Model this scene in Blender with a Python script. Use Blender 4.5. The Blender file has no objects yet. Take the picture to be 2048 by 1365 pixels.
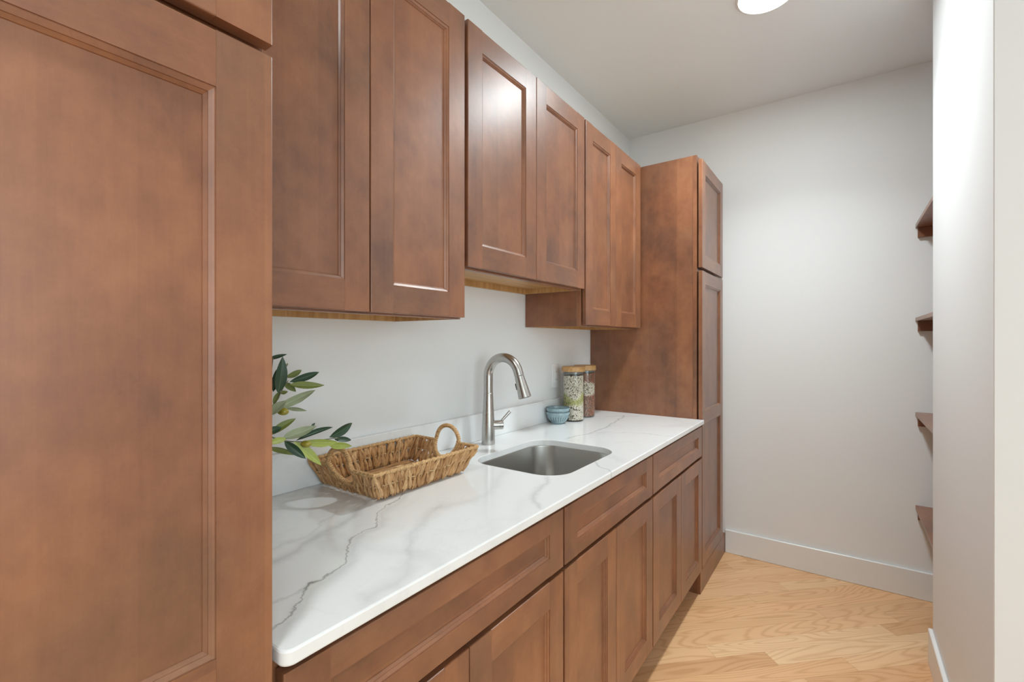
import bpy, bmesh, math, random
from mathutils import Vector, Matrix
random.seed(7)
scn = bpy.context.scene
COL = scn.collection

# ------------------------------------------------------------------ camera
CAM = Vector((1.2391, 0.0, 1.3172))
YAW = math.radians(35.549)
FPX = 933.56
cam_d = bpy.data.cameras.new('camera')
cam_d.sensor_fit = 'HORIZONTAL'; cam_d.sensor_width = 36.0
cam_d.lens = 36.0 * FPX / 2048.0
cam_d.clip_start = 0.02
cam = bpy.data.objects.new('camera', cam_d); COL.objects.link(cam)
cam.location = CAM
cam.rotation_euler = (math.radians(90), 0, YAW)
scn.camera = cam

# ------------------------------------------------------------------ world, exposure
w = bpy.data.worlds.new('world'); scn.world = w; w.use_nodes = True
w.node_tree.nodes['Background'].inputs[0].default_value = (0.83, 0.95, 1.0, 1)
w.node_tree.nodes['Background'].inputs[1].default_value = 9.0
scn.view_settings.view_transform = 'Standard'
scn.view_settings.look = 'None'
scn.view_settings.gamma = 1.0
scn.view_settings.use_curve_mapping = False
scn.view_settings.exposure = -0.82
LAMP_W = [18.0, 2.5, 8.0]          # watts of the ceiling disc lights
LAMP_COLOR = (0.89, 0.975, 1.0)
LAMP_SPOTS = [(0.975, 2.156), (0.975, -0.15), (2.70, -0.90)]  # first fixture is in view; the other two are added unseen as fill
ADDED_WIN = (-2.10, 0.40, 0.60, 2.40)     # added fill window opposite the cabinets, unseen behind the camera: y0, y1, z0, z1
win_l = bpy.data.lights.new('added_window_portal', 'AREA'); win_l.shape = 'RECTANGLE'; win_l.size = ADDED_WIN[3] - ADDED_WIN[2]; win_l.size_y = ADDED_WIN[1] - ADDED_WIN[0]
win_l.cycles.is_portal = True
win_o = bpy.data.objects.new('added_window_portal', win_l); COL.objects.link(win_o)
win_o.location = (4.21, (ADDED_WIN[0] + ADDED_WIN[1]) / 2, (ADDED_WIN[2] + ADDED_WIN[3]) / 2); win_o.rotation_euler = (0, math.radians(90), 0)

# ------------------------------------------------------------------ fixed sizes (metres)
HC = 2.7351          # ceiling
YB = 3.1538          # back wall
YT = 2.5373          # near side of far pantry
YN = 0.3125          # right side of near pantry
XF, XD, DT = 0.608, 0.6353, 0.0195   # base face frame, door front, door thickness
XUF, XUD, UDT = 0.2925, 0.3158, 0.017
ZC, CT = 0.9095, 0.022               # worktop top, thickness
HT = 2.288                           # cabinet tops
XR, YR = 4.10, -2.25                 # right wall, rear wall
XS, YS0, YS1 = 1.529, 1.589, 2.549   # partition block
XNK = 1.90                           # nook wall

def pix(x, y):
    x -= 1024.0; y -= 682.25
    R = Vector((math.cos(YAW), math.sin(YAW), 0)); F = Vector((-math.sin(YAW), math.cos(YAW), 0))
    return F + R * (x / FPX) - Vector((0, 0, 1)) * (y / FPX)
def onX(x, y, X):
    d = pix(x, y); return CAM + d * ((X - CAM.x) / d.x)

# ------------------------------------------------------------------ materials
def new_mat(name):
    m = bpy.data.materials.new(name); m.use_nodes = True
    nt = m.node_tree; b = nt.nodes['Principled BSDF']
    return m, nt, b
def N(nt, typ, **kw):
    n = nt.nodes.new(typ)
    for k, v in kw.items(): setattr(n, k, v)
    return n
def setin(n, **kw):
    for k, v in kw.items():
        n.inputs[k.replace('_', ' ')].default_value = v
def math_n(nt, op, a, b=None, clamp=False):
    n = nt.nodes.new('ShaderNodeMath'); n.operation = op; n.use_clamp = clamp
    for i, v in enumerate((a, b)):
        if v is None: continue
        if isinstance(v, (int, float)): n.inputs[i].default_value = v
        else: nt.links.new(v, n.inputs[i])
    return n.outputs[0]
def ramp(nt, fac, stops):
    r = nt.nodes.new('ShaderNodeValToRGB')
    e = r.color_ramp.elements
    while len(e) < len(stops): e.new(0.5)
    for i, (p, c) in enumerate(stops):
        e[i].position = p; e[i].color = (*c, 1)
    nt.links.new(fac, r.inputs[0])
    return r.outputs[0]
def mixc(nt, fac, a, b, mode='MIX'):
    n = nt.nodes.new('ShaderNodeMix'); n.data_type = 'RGBA'; n.blend_type = mode
    for s, v in ((n.inputs[0], fac), (n.inputs[6], a), (n.inputs[7], b)):
        if isinstance(v, (int, float)): s.default_value = v
        elif isinstance(v, tuple): s.default_value = (*v, 1)
        else: nt.links.new(v, s)
    return n.outputs[2]
def coords(nt, scale=(1, 1, 1), rnd=True):
    tc = nt.nodes.new('ShaderNodeTexCoord')
    out = tc.outputs['Object']
    if rnd:
        oi = nt.nodes.new('ShaderNodeObjectInfo')
        m1 = math_n(nt, 'MULTIPLY', oi.outputs['Random'], 61.0)
        c = nt.nodes.new('ShaderNodeCombineXYZ')
        for i in range(3): nt.links.new(m1, c.inputs[i])
        a = nt.nodes.new('ShaderNodeVectorMath'); a.operation = 'ADD'
        nt.links.new(out, a.inputs[0]); nt.links.new(c.outputs[0], a.inputs[1])
        out = a.outputs[0]
    return out
def scaled(nt, vec, s):
    v = nt.nodes.new('ShaderNodeVectorMath'); v.operation = 'MULTIPLY'
    nt.links.new(vec, v.inputs[0]); v.inputs[1].default_value = s
    return v.outputs[0]
def noise(nt, vec, scale, detail=2.0, rough=0.5, dist=0.0):
    n = nt.nodes.new('ShaderNodeTexNoise'); nt.links.new(vec, n.inputs['Vector'])
    setin(n, Scale=scale, Detail=detail, Roughness=rough, Distortion=dist)
    return n.outputs['Fac']
def bump(nt, b, h, strength, dist=0.001):
    n = nt.nodes.new('ShaderNodeBump'); setin(n, Strength=strength, Distance=dist)
    nt.links.new(h, n.inputs['Height']); nt.links.new(n.outputs[0], b.inputs['Normal'])

def plain(name, col, rough=0.5, metal=0.0, spec=0.5):
    m, nt, b = new_mat(name)
    b.inputs['Base Color'].default_value = (*col, 1)
    b.inputs['Roughness'].default_value = rough
    b.inputs['Metallic'].default_value = metal
    b.inputs['Specular IOR Level'].default_value = spec
    v = coords(nt, rnd=False)
    f = noise(nt, v, 60.0, 3)
    rr = math_n(nt, 'MULTIPLY_ADD', f, 0.08); nt.nodes[-1].inputs[2].default_value = rough - 0.04
    nt.links.new(rr, b.inputs['Roughness'])
    return m

def paint(name, col, rough=0.55):
    m, nt, b = new_mat(name)
    v = coords(nt, rnd=False)
    big = noise(nt, v, 1.3, 2)
    c = mixc(nt, big, tuple(x * 0.985 for x in col), tuple(min(1, x * 1.012) for x in col))
    nt.links.new(c, b.inputs['Base Color'])
    b.inputs['Roughness'].default_value = rough
    b.inputs['Specular IOR Level'].default_value = 0.35
    bump(nt, b, noise(nt, v, 420, 2), 0.06, 0.0006)
    return m

def stained(name, axis):
    """brown stained maple; axis = grain direction, 1 = along y, 2 = along z"""
    m, nt, b = new_mat(name)
    v = coords(nt)
    s = [1.0, 1.0, 1.0]; s[axis] = 0.8
    blot = noise(nt, scaled(nt, v, s), 6.5, 3, 0.5, 0.2)
    blot2 = noise(nt, scaled(nt, v, s), 27.0, 4, 0.6)
    speck = noise(nt, v, 240.0, 2, 0.6)
    g = [95.0, 95.0, 95.0]; g[axis] = 3.2
    grain = noise(nt, scaled(nt, v, g), 1.0, 3, 0.6, 0.15)
    g2 = [420.0, 420.0, 420.0]; g2[axis] = 26.0
    pores = noise(nt, scaled(nt, v, g2), 1.0, 2, 0.6)
    # glued-up boards: steps across the grain
    sep = nt.nodes.new('ShaderNodeSeparateXYZ'); nt.links.new(v, sep.inputs[0])
    across = sep.outputs[1] if axis == 2 else sep.outputs[2]
    acr = math_n(nt, 'ADD', across, sep.outputs[0])
    st = math_n(nt, 'FLOOR', math_n(nt, 'MULTIPLY', acr, 13.0))
    wn = nt.nodes.new('ShaderNodeTexWhiteNoise'); wn.noise_dimensions = '1D'; nt.links.new(st, wn.inputs['W'])
    f = math_n(nt, 'MULTIPLY', blot, 0.62)
    f = math_n(nt, 'ADD', f, math_n(nt, 'MULTIPLY', blot2, 0.38))
    f = math_n(nt, 'ADD', f, math_n(nt, 'MULTIPLY', grain, 0.10))
    f = math_n(nt, 'ADD', f, math_n(nt, 'ADD', math_n(nt, 'MULTIPLY', pores, 0.07), math_n(nt, 'MULTIPLY', speck, 0.08)))
    f = math_n(nt, 'ADD', f, math_n(nt, 'MULTIPLY', wn.outputs['Value'], 0.12))
    f = math_n(nt, 'SUBTRACT', f, 0.20)
    c = ramp(nt, f, [(0.20, (0.130, 0.051, 0.028)), (0.42, (0.232, 0.089, 0.041)),
                     (0.58, (0.300, 0.119, 0.053)), (0.8, (0.395, 0.172, 0.080))])
    hue = noise(nt, scaled(nt, v, s), 4.0, 2, 0.5)
    hm = nt.nodes.new('ShaderNodeMapRange'); nt.links.new(hue, hm.inputs[0])
    hm.inputs[1].default_value = 0.42; hm.inputs[2].default_value = 0.68
    c = mixc(nt, hm.outputs[0], c, mixc(nt, 1.0, c, (0.80, 0.90, 1.02), 'MULTIPLY'))
    nt.links.new(c, b.inputs['Base Color'])
    rr = nt.nodes.new('ShaderNodeMapRange'); nt.links.new(blot2, rr.inputs[0])
    rr.inputs[3].default_value = 0.36; rr.inputs[4].default_value = 0.41
    nt.links.new(rr.outputs[0], b.inputs['Roughness'])
    b.inputs['Specular IOR Level'].default_value = 0.5
    b.inputs['Coat Weight'].default_value = 0.5; b.inputs['Coat Roughness'].default_value = 0.33
    bump(nt, b, grain, 0.05, 0.0005)
    return m

def maple(name, axis):
    m, nt, b = new_mat(name)
    v = coords(nt)
    g = [70.0, 70.0, 70.0]; g[axis] = 4.0
    grain = noise(nt, scaled(nt, v, g), 1.0, 3, 0.6, 0.3)
    c = ramp(nt, grain, [(0.3, (0.46, 0.245, 0.085)), (0.7, (0.64, 0.385, 0.165))])
    nt.links.new(c, b.inputs['Base Color']); b.inputs['Roughness'].default_value = 0.42
    return m

def oak(name):
    m, nt, b = new_mat(name)
    v = coords(nt)
    big = noise(nt, scaled(nt, v, (1.1, 8.0, 1.0)), 1.0, 1.5, 0.35, 0.15)
    rings = math_n(nt, 'SINE', math_n(nt, 'MULTIPLY', big, 130.0))
    rings = math_n(nt, 'MULTIPLY_ADD', rings, 0.5); nt.nodes[-1].inputs[2].default_value = 0.5
    rings = math_n(nt, 'POWER', rings, 3.5)
    fine = noise(nt, scaled(nt, v, (9.0, 320.0, 1.0)), 1.0, 3, 0.65)
    soft = noise(nt, scaled(nt, v, (2.0, 16.0, 1.0)), 1.0, 2, 0.5)
    oi = nt.nodes.new('ShaderNodeObjectInfo')
    tone = ramp(nt, oi.outputs['Random'], [(0.0, (0.74, 0.425, 0.215)), (0.3, (0.88, 0.555, 0.31)),
                                           (0.55, (0.83, 0.495, 0.255)), (0.8, (0.92, 0.63, 0.37)), (1.0, (0.86, 0.50, 0.26))])
    dark = mixc(nt, 1.0, tone, (0.70, 0.55, 0.42), 'MULTIPLY')
    k = math_n(nt, 'MULTIPLY', rings, 0.42)
    k = math_n(nt, 'ADD', k, math_n(nt, 'MULTIPLY', fine, 0.34))
    k = math_n(nt, 'ADD', k, math_n(nt, 'MULTIPLY', soft, 0.30))
    k = math_n(nt, 'SUBTRACT', k, 0.22, True)
    c = mixc(nt, k, tone, dark)
    nt.links.new(c, b.inputs['Base Color'])
    b.inputs['Roughness'].default_value = 0.36
    b.inputs['Specular IOR Level'].default_value = 0.4
    bump(nt, b, fine, 0.06, 0.0004)
    return m

def quartz(name):
    m, nt, b = new_mat(name)
    tc = nt.nodes.new('ShaderNodeTexCoord'); v0 = tc.outputs['Object']
    nz = nt.nodes.new('ShaderNodeTexNoise'); nt.links.new(v0, nz.inputs['Vector'])
    setin(nz, Scale=9.0, Detail=5.0, Roughness=0.62)
    off = nt.nodes.new('ShaderNodeVectorMath'); off.operation = 'SUBTRACT'
    nt.links.new(nz.outputs['Color'], off.inputs[0]); off.inputs[1].default_value = (0.5, 0.5, 0.5)
    dv = nt.nodes.new('ShaderNodeVectorMath'); dv.operation = 'MULTIPLY_ADD'
    nt.links.new(off.outputs[0], dv.inputs[0]); dv.inputs[1].default_value = (0.075, 0.075, 0.075)
    nt.links.new(v0, dv.inputs[2])
    sep = nt.nodes.new('ShaderNodeSeparateXYZ'); nt.links.new(dv.outputs[0], sep.inputs[0])
    wmod = noise(nt, v0, 14.0, 3, 0.6)
    total = None
    def add(x):
        nonlocal total
        total = x if total is None else math_n(nt, 'ADD', total, x)
    def vein(pts, swap, width, strength):
        # pts in (x, y) metres along the worktop; monotone in y (in x when swap)
        us = [(p[0] if swap else p[1]) for p in pts]; vs = [(p[1] if swap else p[0]) for p in pts]
        order = sorted(range(len(pts)), key=lambda i: us[i])
        us = [us[i] for i in order]; vs = [vs[i] for i in order]
        u0, u1, v0_, v1_ = us[0], us[-1], min(vs), max(vs)
        dvv = max(v1_ - v0_, 1e-3)
        U = sep.outputs[0] if swap else sep.outputs[1]; V = sep.outputs[1] if swap else sep.outputs[0]
        un = math_n(nt, 'DIVIDE', math_n(nt, 'SUBTRACT', U, u0), u1 - u0)
        fc = nt.nodes.new('ShaderNodeFloatCurve')
        cv = fc.mapping.curves[0]
        P = [((u - u0) / (u1 - u0), (vv - v0_) / dvv) for u, vv in zip(us, vs)]
        cv.points[0].location = P[0]; cv.points[1].location = P[-1]
        for p in P[1:-1]: cv.points.new(*p)
        fc.mapping.update()
        nt.links.new(math_n(nt, 'ADD', un, 0.0, True), fc.inputs['Value'])
        tgt = math_n(nt, 'MULTIPLY_ADD', fc.outputs[0], dvv); nt.nodes[-1].inputs[2].default_value = v0_
        d = math_n(nt, 'ABSOLUTE', math_n(nt, 'SUBTRACT', V, tgt))
        wd = math_n(nt, 'MULTIPLY', math_n(nt, 'MULTIPLY', wmod, 2.0), width)
        q = math_n(nt, 'DIVIDE', d, wd)
        core = math_n(nt, 'SUBTRACT', 1.0, q, True)
        core = math_n(nt, 'POWER', core, 1.5)
        e = nt.nodes.new('ShaderNodeMapRange'); e.interpolation_type = 'SMOOTHSTEP'
        nt.links.new(math_n(nt, 'ABSOLUTE', math_n(nt, 'SUBTRACT', un, 0.5)), e.inputs[0])
        e.inputs[1].default_value = 0.44; e.inputs[2].default_value = 0.54
        e.inputs[3].default_value = 1.0; e.inputs[4].default_value = 0.0
        add(math_n(nt, 'MULTIPLY', math_n(nt, 'MULTIPLY', core, e.outputs[0]), strength))
    A = [(0.590, 0.322), (0.574, 0.355), (0.561, 0.379), (0.524, 0.416), (0.509, 0.444), (0.504, 0.477), (0.485, 0.516), (0.454, 0.552),
         (0.422, 0.578), (0.394, 0.625), (0.391, 0.662), (0.358, 0.708), (0.308, 0.781), (0.27, 0.86)]
    vein(A, False, 0.0045, 0.58)
    vein([(p[0] + 0.012, p[1] + 0.004) for p in A], False, 0.030, 0.15)
    vein([(0.47, 0.33), (0.52, 0.39), (0.505, 0.45)], False, 0.006, 0.22)
    vein([(0.384, 0.40), (0.37, 0.501), (0.335, 0.57), (0.317, 0.635), (0.279, 0.71), (0.22, 0.80)], False, 0.028, 0.27)
    vein([(0.30, 0.42), (0.33, 0.50), (0.30, 0.58), (0.24, 0.66)], False, 0.012, 0.15)
    vein([(0.640, 0.44), (0.625, 0.488), (0.618, 0.527), (0.575, 0.602), (0.527, 0.661), (0.454, 0.765), (0.42, 0.86)], False, 0.035, 0.17)
    vein([(0.287, 1.698), (0.306, 1.828), (0.324, 1.99), (0.308, 2.146), (0.268, 2.359), (0.246, 2.451)], False, 0.010, 0.36)
    vein([(0.299, 1.841), (0.371, 1.929), (0.476, 2.003), (0.567, 2.014), (0.650, 2.02)], True, 0.007, 0.36)
    vein([(0.10, 2.20), (0.17, 2.33), (0.24, 2.40), (0.33, 2.44)], True, 0.008, 0.3)
    vein([(0.52, 1.45), (0.549, 1.433), (0.60, 1.399), (0.650, 1.36)], True, 0.009, 0.32)
    vein([(0.641, 0.963), (0.573, 1.033), (0.555, 1.101), (0.508, 1.207)], False, 0.022, 0.26)
    vein([(0.42, 0.80), (0.46, 0.95), (0.40, 1.10), (0.35, 1.19)], False, 0.03, 0.10)
    # faint general clouds and hairlines
    cl = noise(nt, v0, 4.2, 4, 0.55, 0.8)
    cm = nt.nodes.new('ShaderNodeMapRange'); cm.interpolation_type = 'SMOOTHSTEP'; nt.links.new(cl, cm.inputs[0])
    cm.inputs[1].default_value = 0.52; cm.inputs[2].default_value = 0.78; cm.inputs[3].default_value = 0.0; cm.inputs[4].default_value = 0.16
    add(cm.outputs[0])
    hn = noise(nt, v0, 3.1, 5, 0.6, 1.2)
    hl = math_n(nt, 'SUBTRACT', 1.0, math_n(nt, 'MULTIPLY', math_n(nt, 'ABSOLUTE', math_n(nt, 'SUBTRACT', hn, 0.5)), 60.0), True)
    add(math_n(nt, 'MULTIPLY', hl, 0.03))
    t = math_n(nt, 'MINIMUM', total, 0.9)
    c = mixc(nt, t, (0.85, 0.862, 0.862), (0.16, 0.155, 0.15))
    nt.links.new(c, b.inputs['Base Color'])
    b.inputs['Roughness'].default_value = 0.10
    b.inputs['Specular IOR Level'].default_value = 0.5
    return m

def steel(name, col=(0.52, 0.505, 0.485), rough=0.27, axis=2, amt=0.001):
    m, nt, b = new_mat(name)
    v = coords(nt, rnd=False)
    g = [1600.0, 1600.0, 1600.0]; g[axis] = 6.0
    gr = noise(nt, scaled(nt, v, g), 1.0, 2, 0.6)
    b.inputs['Base Color'].default_value = (*col, 1); b.inputs['Metallic'].default_value = 1.0
    rr = math_n(nt, 'MULTIPLY_ADD', gr, 0.10); nt.nodes[-1].inputs[2].default_value = rough - 0.05
    nt.links.new(rr, b.inputs['Roughness'])
    bump(nt, b, gr, amt, 0.0003)
    return m

def fibre(name, cols, axis=2, across=330.0, along=22.0):
    m, nt, b = new_mat(name)
    v = coords(nt)
    g = [across] * 3; g[axis] = along
    gr = noise(nt, scaled(nt, v, g), 1.0, 4, 0.65, 0.3)
    gm = nt.nodes.new('ShaderNodeMapRange'); nt.links.new(gr, gm.inputs[0]); gm.inputs[1].default_value = 0.32; gm.inputs[2].default_value = 0.68
    gr = gm.outputs[0]
    oi = nt.nodes.new('ShaderNodeObjectInfo')
    tone = ramp(nt, oi.outputs['Random'], [(i / (len(cols) - 1), c) for i, c in enumerate(cols)])
    c = mixc(nt, gr, mixc(nt, 1.0, tone, (0.50, 0.42, 0.36), 'MULTIPLY'), mixc(nt, 1.0, tone, (1.35, 1.35, 1.3), 'MULTIPLY'))
    nt.links.new(c, b.inputs['Base Color']); b.inputs['Roughness'].default_value = 0.6
    bump(nt, b, gr, 0.6, 0.0012)
    return m

def leafmat(name, col, rib, rough=0.42):
    m, nt, b = new_mat(name)
    tc = nt.nodes.new('ShaderNodeTexCoord')
    sep = nt.nodes.new('ShaderNodeSeparateXYZ'); nt.links.new(tc.outputs['Object'], sep.inputs[0])
    d = math_n(nt, 'ABSOLUTE', sep.outputs[1])
    r = math_n(nt, 'SUBTRACT', 1.0, math_n(nt, 'MULTIPLY', d, 22.0), True)
    v = coords(nt)
    nz = noise(nt, v, 3.0, 3, 0.6)
    base = mixc(nt, nz, tuple(x * 0.7 for x in col), tuple(x * 1.25 for x in col))
    nt.links.new(mixc(nt, math_n(nt, 'MULTIPLY', r, 0.6), base, rib), b.inputs['Base Color'])
    b.inputs['Roughness'].default_value = rough
    return m

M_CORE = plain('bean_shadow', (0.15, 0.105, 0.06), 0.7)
def cells(name, cols, scale=1.0):
    """grain colours that change bean by bean"""
    m, nt, b = new_mat(name)
    v = coords(nt, rnd=False)
    vo = nt.nodes.new('ShaderNodeTexVoronoi'); nt.links.new(v, vo.inputs['Vector']); vo.inputs['Scale'].default_value = 190 * scale
    sp = nt.nodes.new('ShaderNodeSeparateColor'); nt.links.new(vo.outputs['Color'], sp.inputs[0])
    c = ramp(nt, sp.outputs[0], [(i / (len(cols) - 1), k) for i, k in enumerate(cols)])
    nt.links.new(c, b.inputs['Base Color']); b.inputs['Roughness'].default_value = 0.5
    return m

def thin_glass(name, tint=(0.97, 0.98, 0.98)):
    m, nt, b = new_mat(name)
    nt.nodes.remove(b)
    out = nt.nodes['Material Output']
    tr = nt.nodes.new('ShaderNodeBsdfTransparent'); tr.inputs[0].default_value = (*tint, 1)
    gl = nt.nodes.new('ShaderNodeBsdfGlossy'); gl.inputs['Roughness'].default_value = 0.03
    lw = nt.nodes.new('ShaderNodeLayerWeight'); lw.inputs['Blend'].default_value = 0.5
    fz = math_n(nt, 'POWER', lw.outputs['Facing'], 5.0)
    fz = math_n(nt, 'MULTIPLY_ADD', fz, 0.55); nt.nodes[-1].inputs[2].default_value = 0.035
    mx = nt.nodes.new('ShaderNodeMixShader')
    nt.links.new(fz, mx.inputs[0]); nt.links.new(tr.outputs[0], mx.inputs[1]); nt.links.new(gl.outputs[0], mx.inputs[2])
    nt.links.new(mx.outputs[0], out.inputs['Surface'])
    return m

M = {}
M['wall'] = paint('wall_paint', (0.85, 0.862, 0.862))
M['ceil'] = paint('ceiling_paint', (0.87, 0.905, 0.925), 0.7)
M['trim'] = paint('trim_paint', (0.84, 0.84, 0.83), 0.3)
M['woodz'] = stained('stained_maple_upright', 2)
M['woody'] = stained('stained_maple_level', 1)
M['maple_y'] = maple('maple_interior_level', 1)
M['maple_z'] = maple('maple_interior_upright', 2)
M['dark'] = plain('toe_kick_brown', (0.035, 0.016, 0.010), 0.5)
M['oak'] = oak('oak_plank')
M['sub'] = plain('subfloor', (0.20, 0.11, 0.05), 0.7)
M['quartz'] = quartz('white_veined_quartz')
M['steel'] = steel('brushed_steel')
M['sinksteel'] = steel('sink_steel', (0.58, 0.57, 0.545), 0.32, 0, 0.002)
M['black'] = plain('black_rubber', (0.012, 0.012, 0.012), 0.5)
M['plastic'] = plain('white_plastic', (0.90, 0.90, 0.89), 0.30)
M['bamboo'] = maple('bamboo', 1)
M['glass'] = thin_glass('clear_glass')
M['seal'] = plain('grey_silicone', (0.16, 0.16, 0.15), 0.4)
M['fibre'] = fibre('water_hyacinth', [(0.44, 0.22, 0.085), (0.66, 0.39, 0.18), (0.55, 0.30, 0.125), (0.74, 0.48, 0.25), (0.60, 0.35, 0.165)], 2, 3.2, 1.1)
M['fibre_y'] = fibre('water_hyacinth_wrap', [(0.58, 0.34, 0.15), (0.66, 0.42, 0.20)], 0)
M['cord'] = plain('pale_cord', (0.72, 0.52, 0.28), 0.6)

# ------------------------------------------------------------------ mesh helpers
def link(name, me, mats=(), parent=None, loc=None):
    o = bpy.data.objects.new(name, me); COL.objects.link(o)
    if me is not None and not me.materials:
        for m in (mats if isinstance(mats, (list, tuple)) else [mats]): me.materials.append(m)
    if parent is not None: o.parent = parent
    if loc is not None: o.location = loc
    return o
def tag(o, label=None, cat=None, group=None, kind=None):
    if label: o['label'] = label
    if cat: o['category'] = cat
    if group: o['group'] = group
    if kind: o['kind'] = kind
    return o
def empty(name, loc):
    o = bpy.data.objects.new(name, None); COL.objects.link(o); o.location = loc
    o.empty_display_size = 0.05
    return o
def bm_box(bm, lo, hi, bevel=0.0, mi=0, seg=1):
    vs = [bm.verts.new((x, y, z)) for x in (lo[0], hi[0]) for y in (lo[1], hi[1]) for z in (lo[2], hi[2])]
    q = [(0, 1, 3, 2), (4, 6, 7, 5), (0, 4, 5, 1), (2, 3, 7, 6), (0, 2, 6, 4), (1, 5, 7, 3)]
    fs = [bm.faces.new([vs[i] for i in f]) for f in q]
    for f in fs: f.material_index = mi
    if bevel:
        es = list({e for f in fs for e in f.edges})
        r = bmesh.ops.bevel(bm, geom=es, offset=bevel, segments=seg, affect='EDGES', profile=0.5, clamp_overlap=True)
        for f in r['faces']: f.material_index = mi
def finish(bm, name, smooth=False, angle=40):
    bmesh.ops.recalc_face_normals(bm, faces=bm.faces)
    me = bpy.data.meshes.new(name); bm.to_mesh(me); bm.free()
    if smooth:
        me.polygons.foreach_set('use_smooth', [True] * len(me.polygons))
        try: me.set_sharp_from_angle(angle=math.radians(angle))
        except Exception: pass
    return me
def boxes(name, lst, mats, parent=None, bevel=0.0, origin=(0, 0, 0)):
    """lst of (lo, hi[, material index]) in world space -> one mesh object with its own origin"""
    bm = bmesh.new(); o = Vector(origin)
    for it in lst:
        bm_box(bm, Vector(it[0]) - o, Vector(it[1]) - o, bevel, it[2] if len(it) > 2 else 0)
    pl = o if parent is None else o - parent.location if parent.parent is None else o - (parent.location + parent.parent.location)
    return link(name, finish(bm, name), mats, parent, pl)
def loft(rings, close=True, cap0=True, cap1=True):
    bm = bmesh.new(); L = []
    for r in rings: L.append([bm.verts.new(p) for p in r])
    n = len(L[0])
    for a, b in zip(L, L[1:]):
        for i in range(n if close else n - 1):
            j = (i + 1) % n
            bm.faces.new((a[i], a[j], b[j], b[i]))
    if cap0: bm.faces.new(list(reversed(L[0])))
    if cap1: bm.faces.new(L[-1])
    return bm
def lathe(profile, n=40, cap0=True, cap1=True):
    return loft([[(r * math.cos(2 * math.pi * i / n), r * math.sin(2 * math.pi * i / n), z) for i in range(n)] for r, z in profile], True, cap0, cap1)
def frames(path, closed=False):
    """parallel-transported (tangent, normal, binormal) along a path"""
    P = [Vector(p) for p in path]; n = len(P); out = []
    prev = None
    for i in range(n):
        if closed: t = P[(i + 1) % n] - P[i - 1]
        else: t = P[min(i + 1, n - 1)] - P[max(i - 1, 0)]
        t.normalize()
        if prev is None:
            a = Vector((0, 0, 1)) if abs(t.z) < 0.9 else Vector((1, 0, 0))
            nn = (a - t * a.dot(t)).normalized()
        else:
            nn = (prev - t * prev.dot(t)).normalized()
        prev = nn; out.append((P[i], t, nn, t.cross(nn)))
    return out
def tube(path, rad, n=12, closed=False, caps=True, twist=None):
    fr = frames(path, closed); rings = []
    for i, (p, t, a, b) in enumerate(fr):
        r = rad(i) if callable(rad) else (rad[i] if isinstance(rad, (list, tuple)) else rad)
        q = [r * (twist(i, 2 * math.pi * k / n) if twist else 1.0) for k in range(n)]
        rings.append([p + a * (q[k] * math.cos(2 * math.pi * k / n)) + b * (q[k] * math.sin(2 * math.pi * k / n)) for k in range(n)])
    if closed: rings.append(rings[0])
    bm = loft(rings, True, caps and not closed, caps and not closed)
    if closed: bmesh.ops.remove_doubles(bm, verts=bm.verts, dist=1e-6)
    return bm

# ------------------------------------------------------------------ the room
def struct(name, lo, hi, mat, bevel=0.0):
    o = boxes(name, [(lo, hi)], mat, bevel=bevel, origin=((lo[0] + hi[0]) / 2, (lo[1] + hi[1]) / 2, lo[2]))
    return tag(o, kind='structure')
floor = struct('floor', (0, YR, -0.06), (XR, YB, -0.012), M['sub'])
tag(floor, 'light oak strip floor laid diagonally', 'floor')
ceiling = tag(struct('ceiling', (-0.1, YR - 0.1, HC), (XR + 0.1, YB + 0.1, HC + 0.08), M['ceil']), 'flat white painted ceiling above the cabinets', 'ceiling')
tag(struct('wall_left', (-0.1, YR, -0.06), (0, YB, HC), M['wall']), 'white painted wall behind the cabinets and worktop', 'wall')
tag(struct('wall_back', (-0.1, YB, -0.06), (XR + 0.1, YB + 0.1, HC), M['wall']), 'white painted wall beside the far pantry cabinet', 'wall')
tag(struct('wall_partition', (XS, YS0, 0), (XR, YS1, HC), M['wall'], 0.002), 'white painted partition wall in front of the shelf nook', 'wall')
tag(struct('wall_nook', (XNK, YS1, 0), (XR, YB, HC), M['wall']), 'white painted side wall of the shelf nook', 'wall')
tag(struct('wall_rear', (-0.1, YR - 0.1, -0.06), (XR + 0.1, YR, HC), M['wall']), 'white painted wall facing the partition', 'wall')
wr = boxes('wall_right', [((XR, YR, -0.06), (XR + 0.1, ADDED_WIN[0], HC)), ((XR, ADDED_WIN[1], -0.06), (XR + 0.1, YB, HC)),
                          ((XR, ADDED_WIN[0], -0.06), (XR + 0.1, ADDED_WIN[1], ADDED_WIN[2])), ((XR, ADDED_WIN[0], ADDED_WIN[3]), (XR + 0.1, ADDED_WIN[1], HC))], M['wall'], origin=(XR, 0, 0))
tag(wr, 'white painted wall with the added window', 'wall', kind='structure')
wi = empty('added_window_1', (XR + 0.05, (ADDED_WIN[0] + ADDED_WIN[1]) / 2, ADDED_WIN[2])); tag(wi, 'white framed window added out of view to brighten the room', 'window', kind='structure')  # added window, out of view, supplies soft fill light
wx0, wx1, fw_, wm = XR + 0.03, XR + 0.08, 0.045, (ADDED_WIN[0] + ADDED_WIN[1]) / 2
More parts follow.
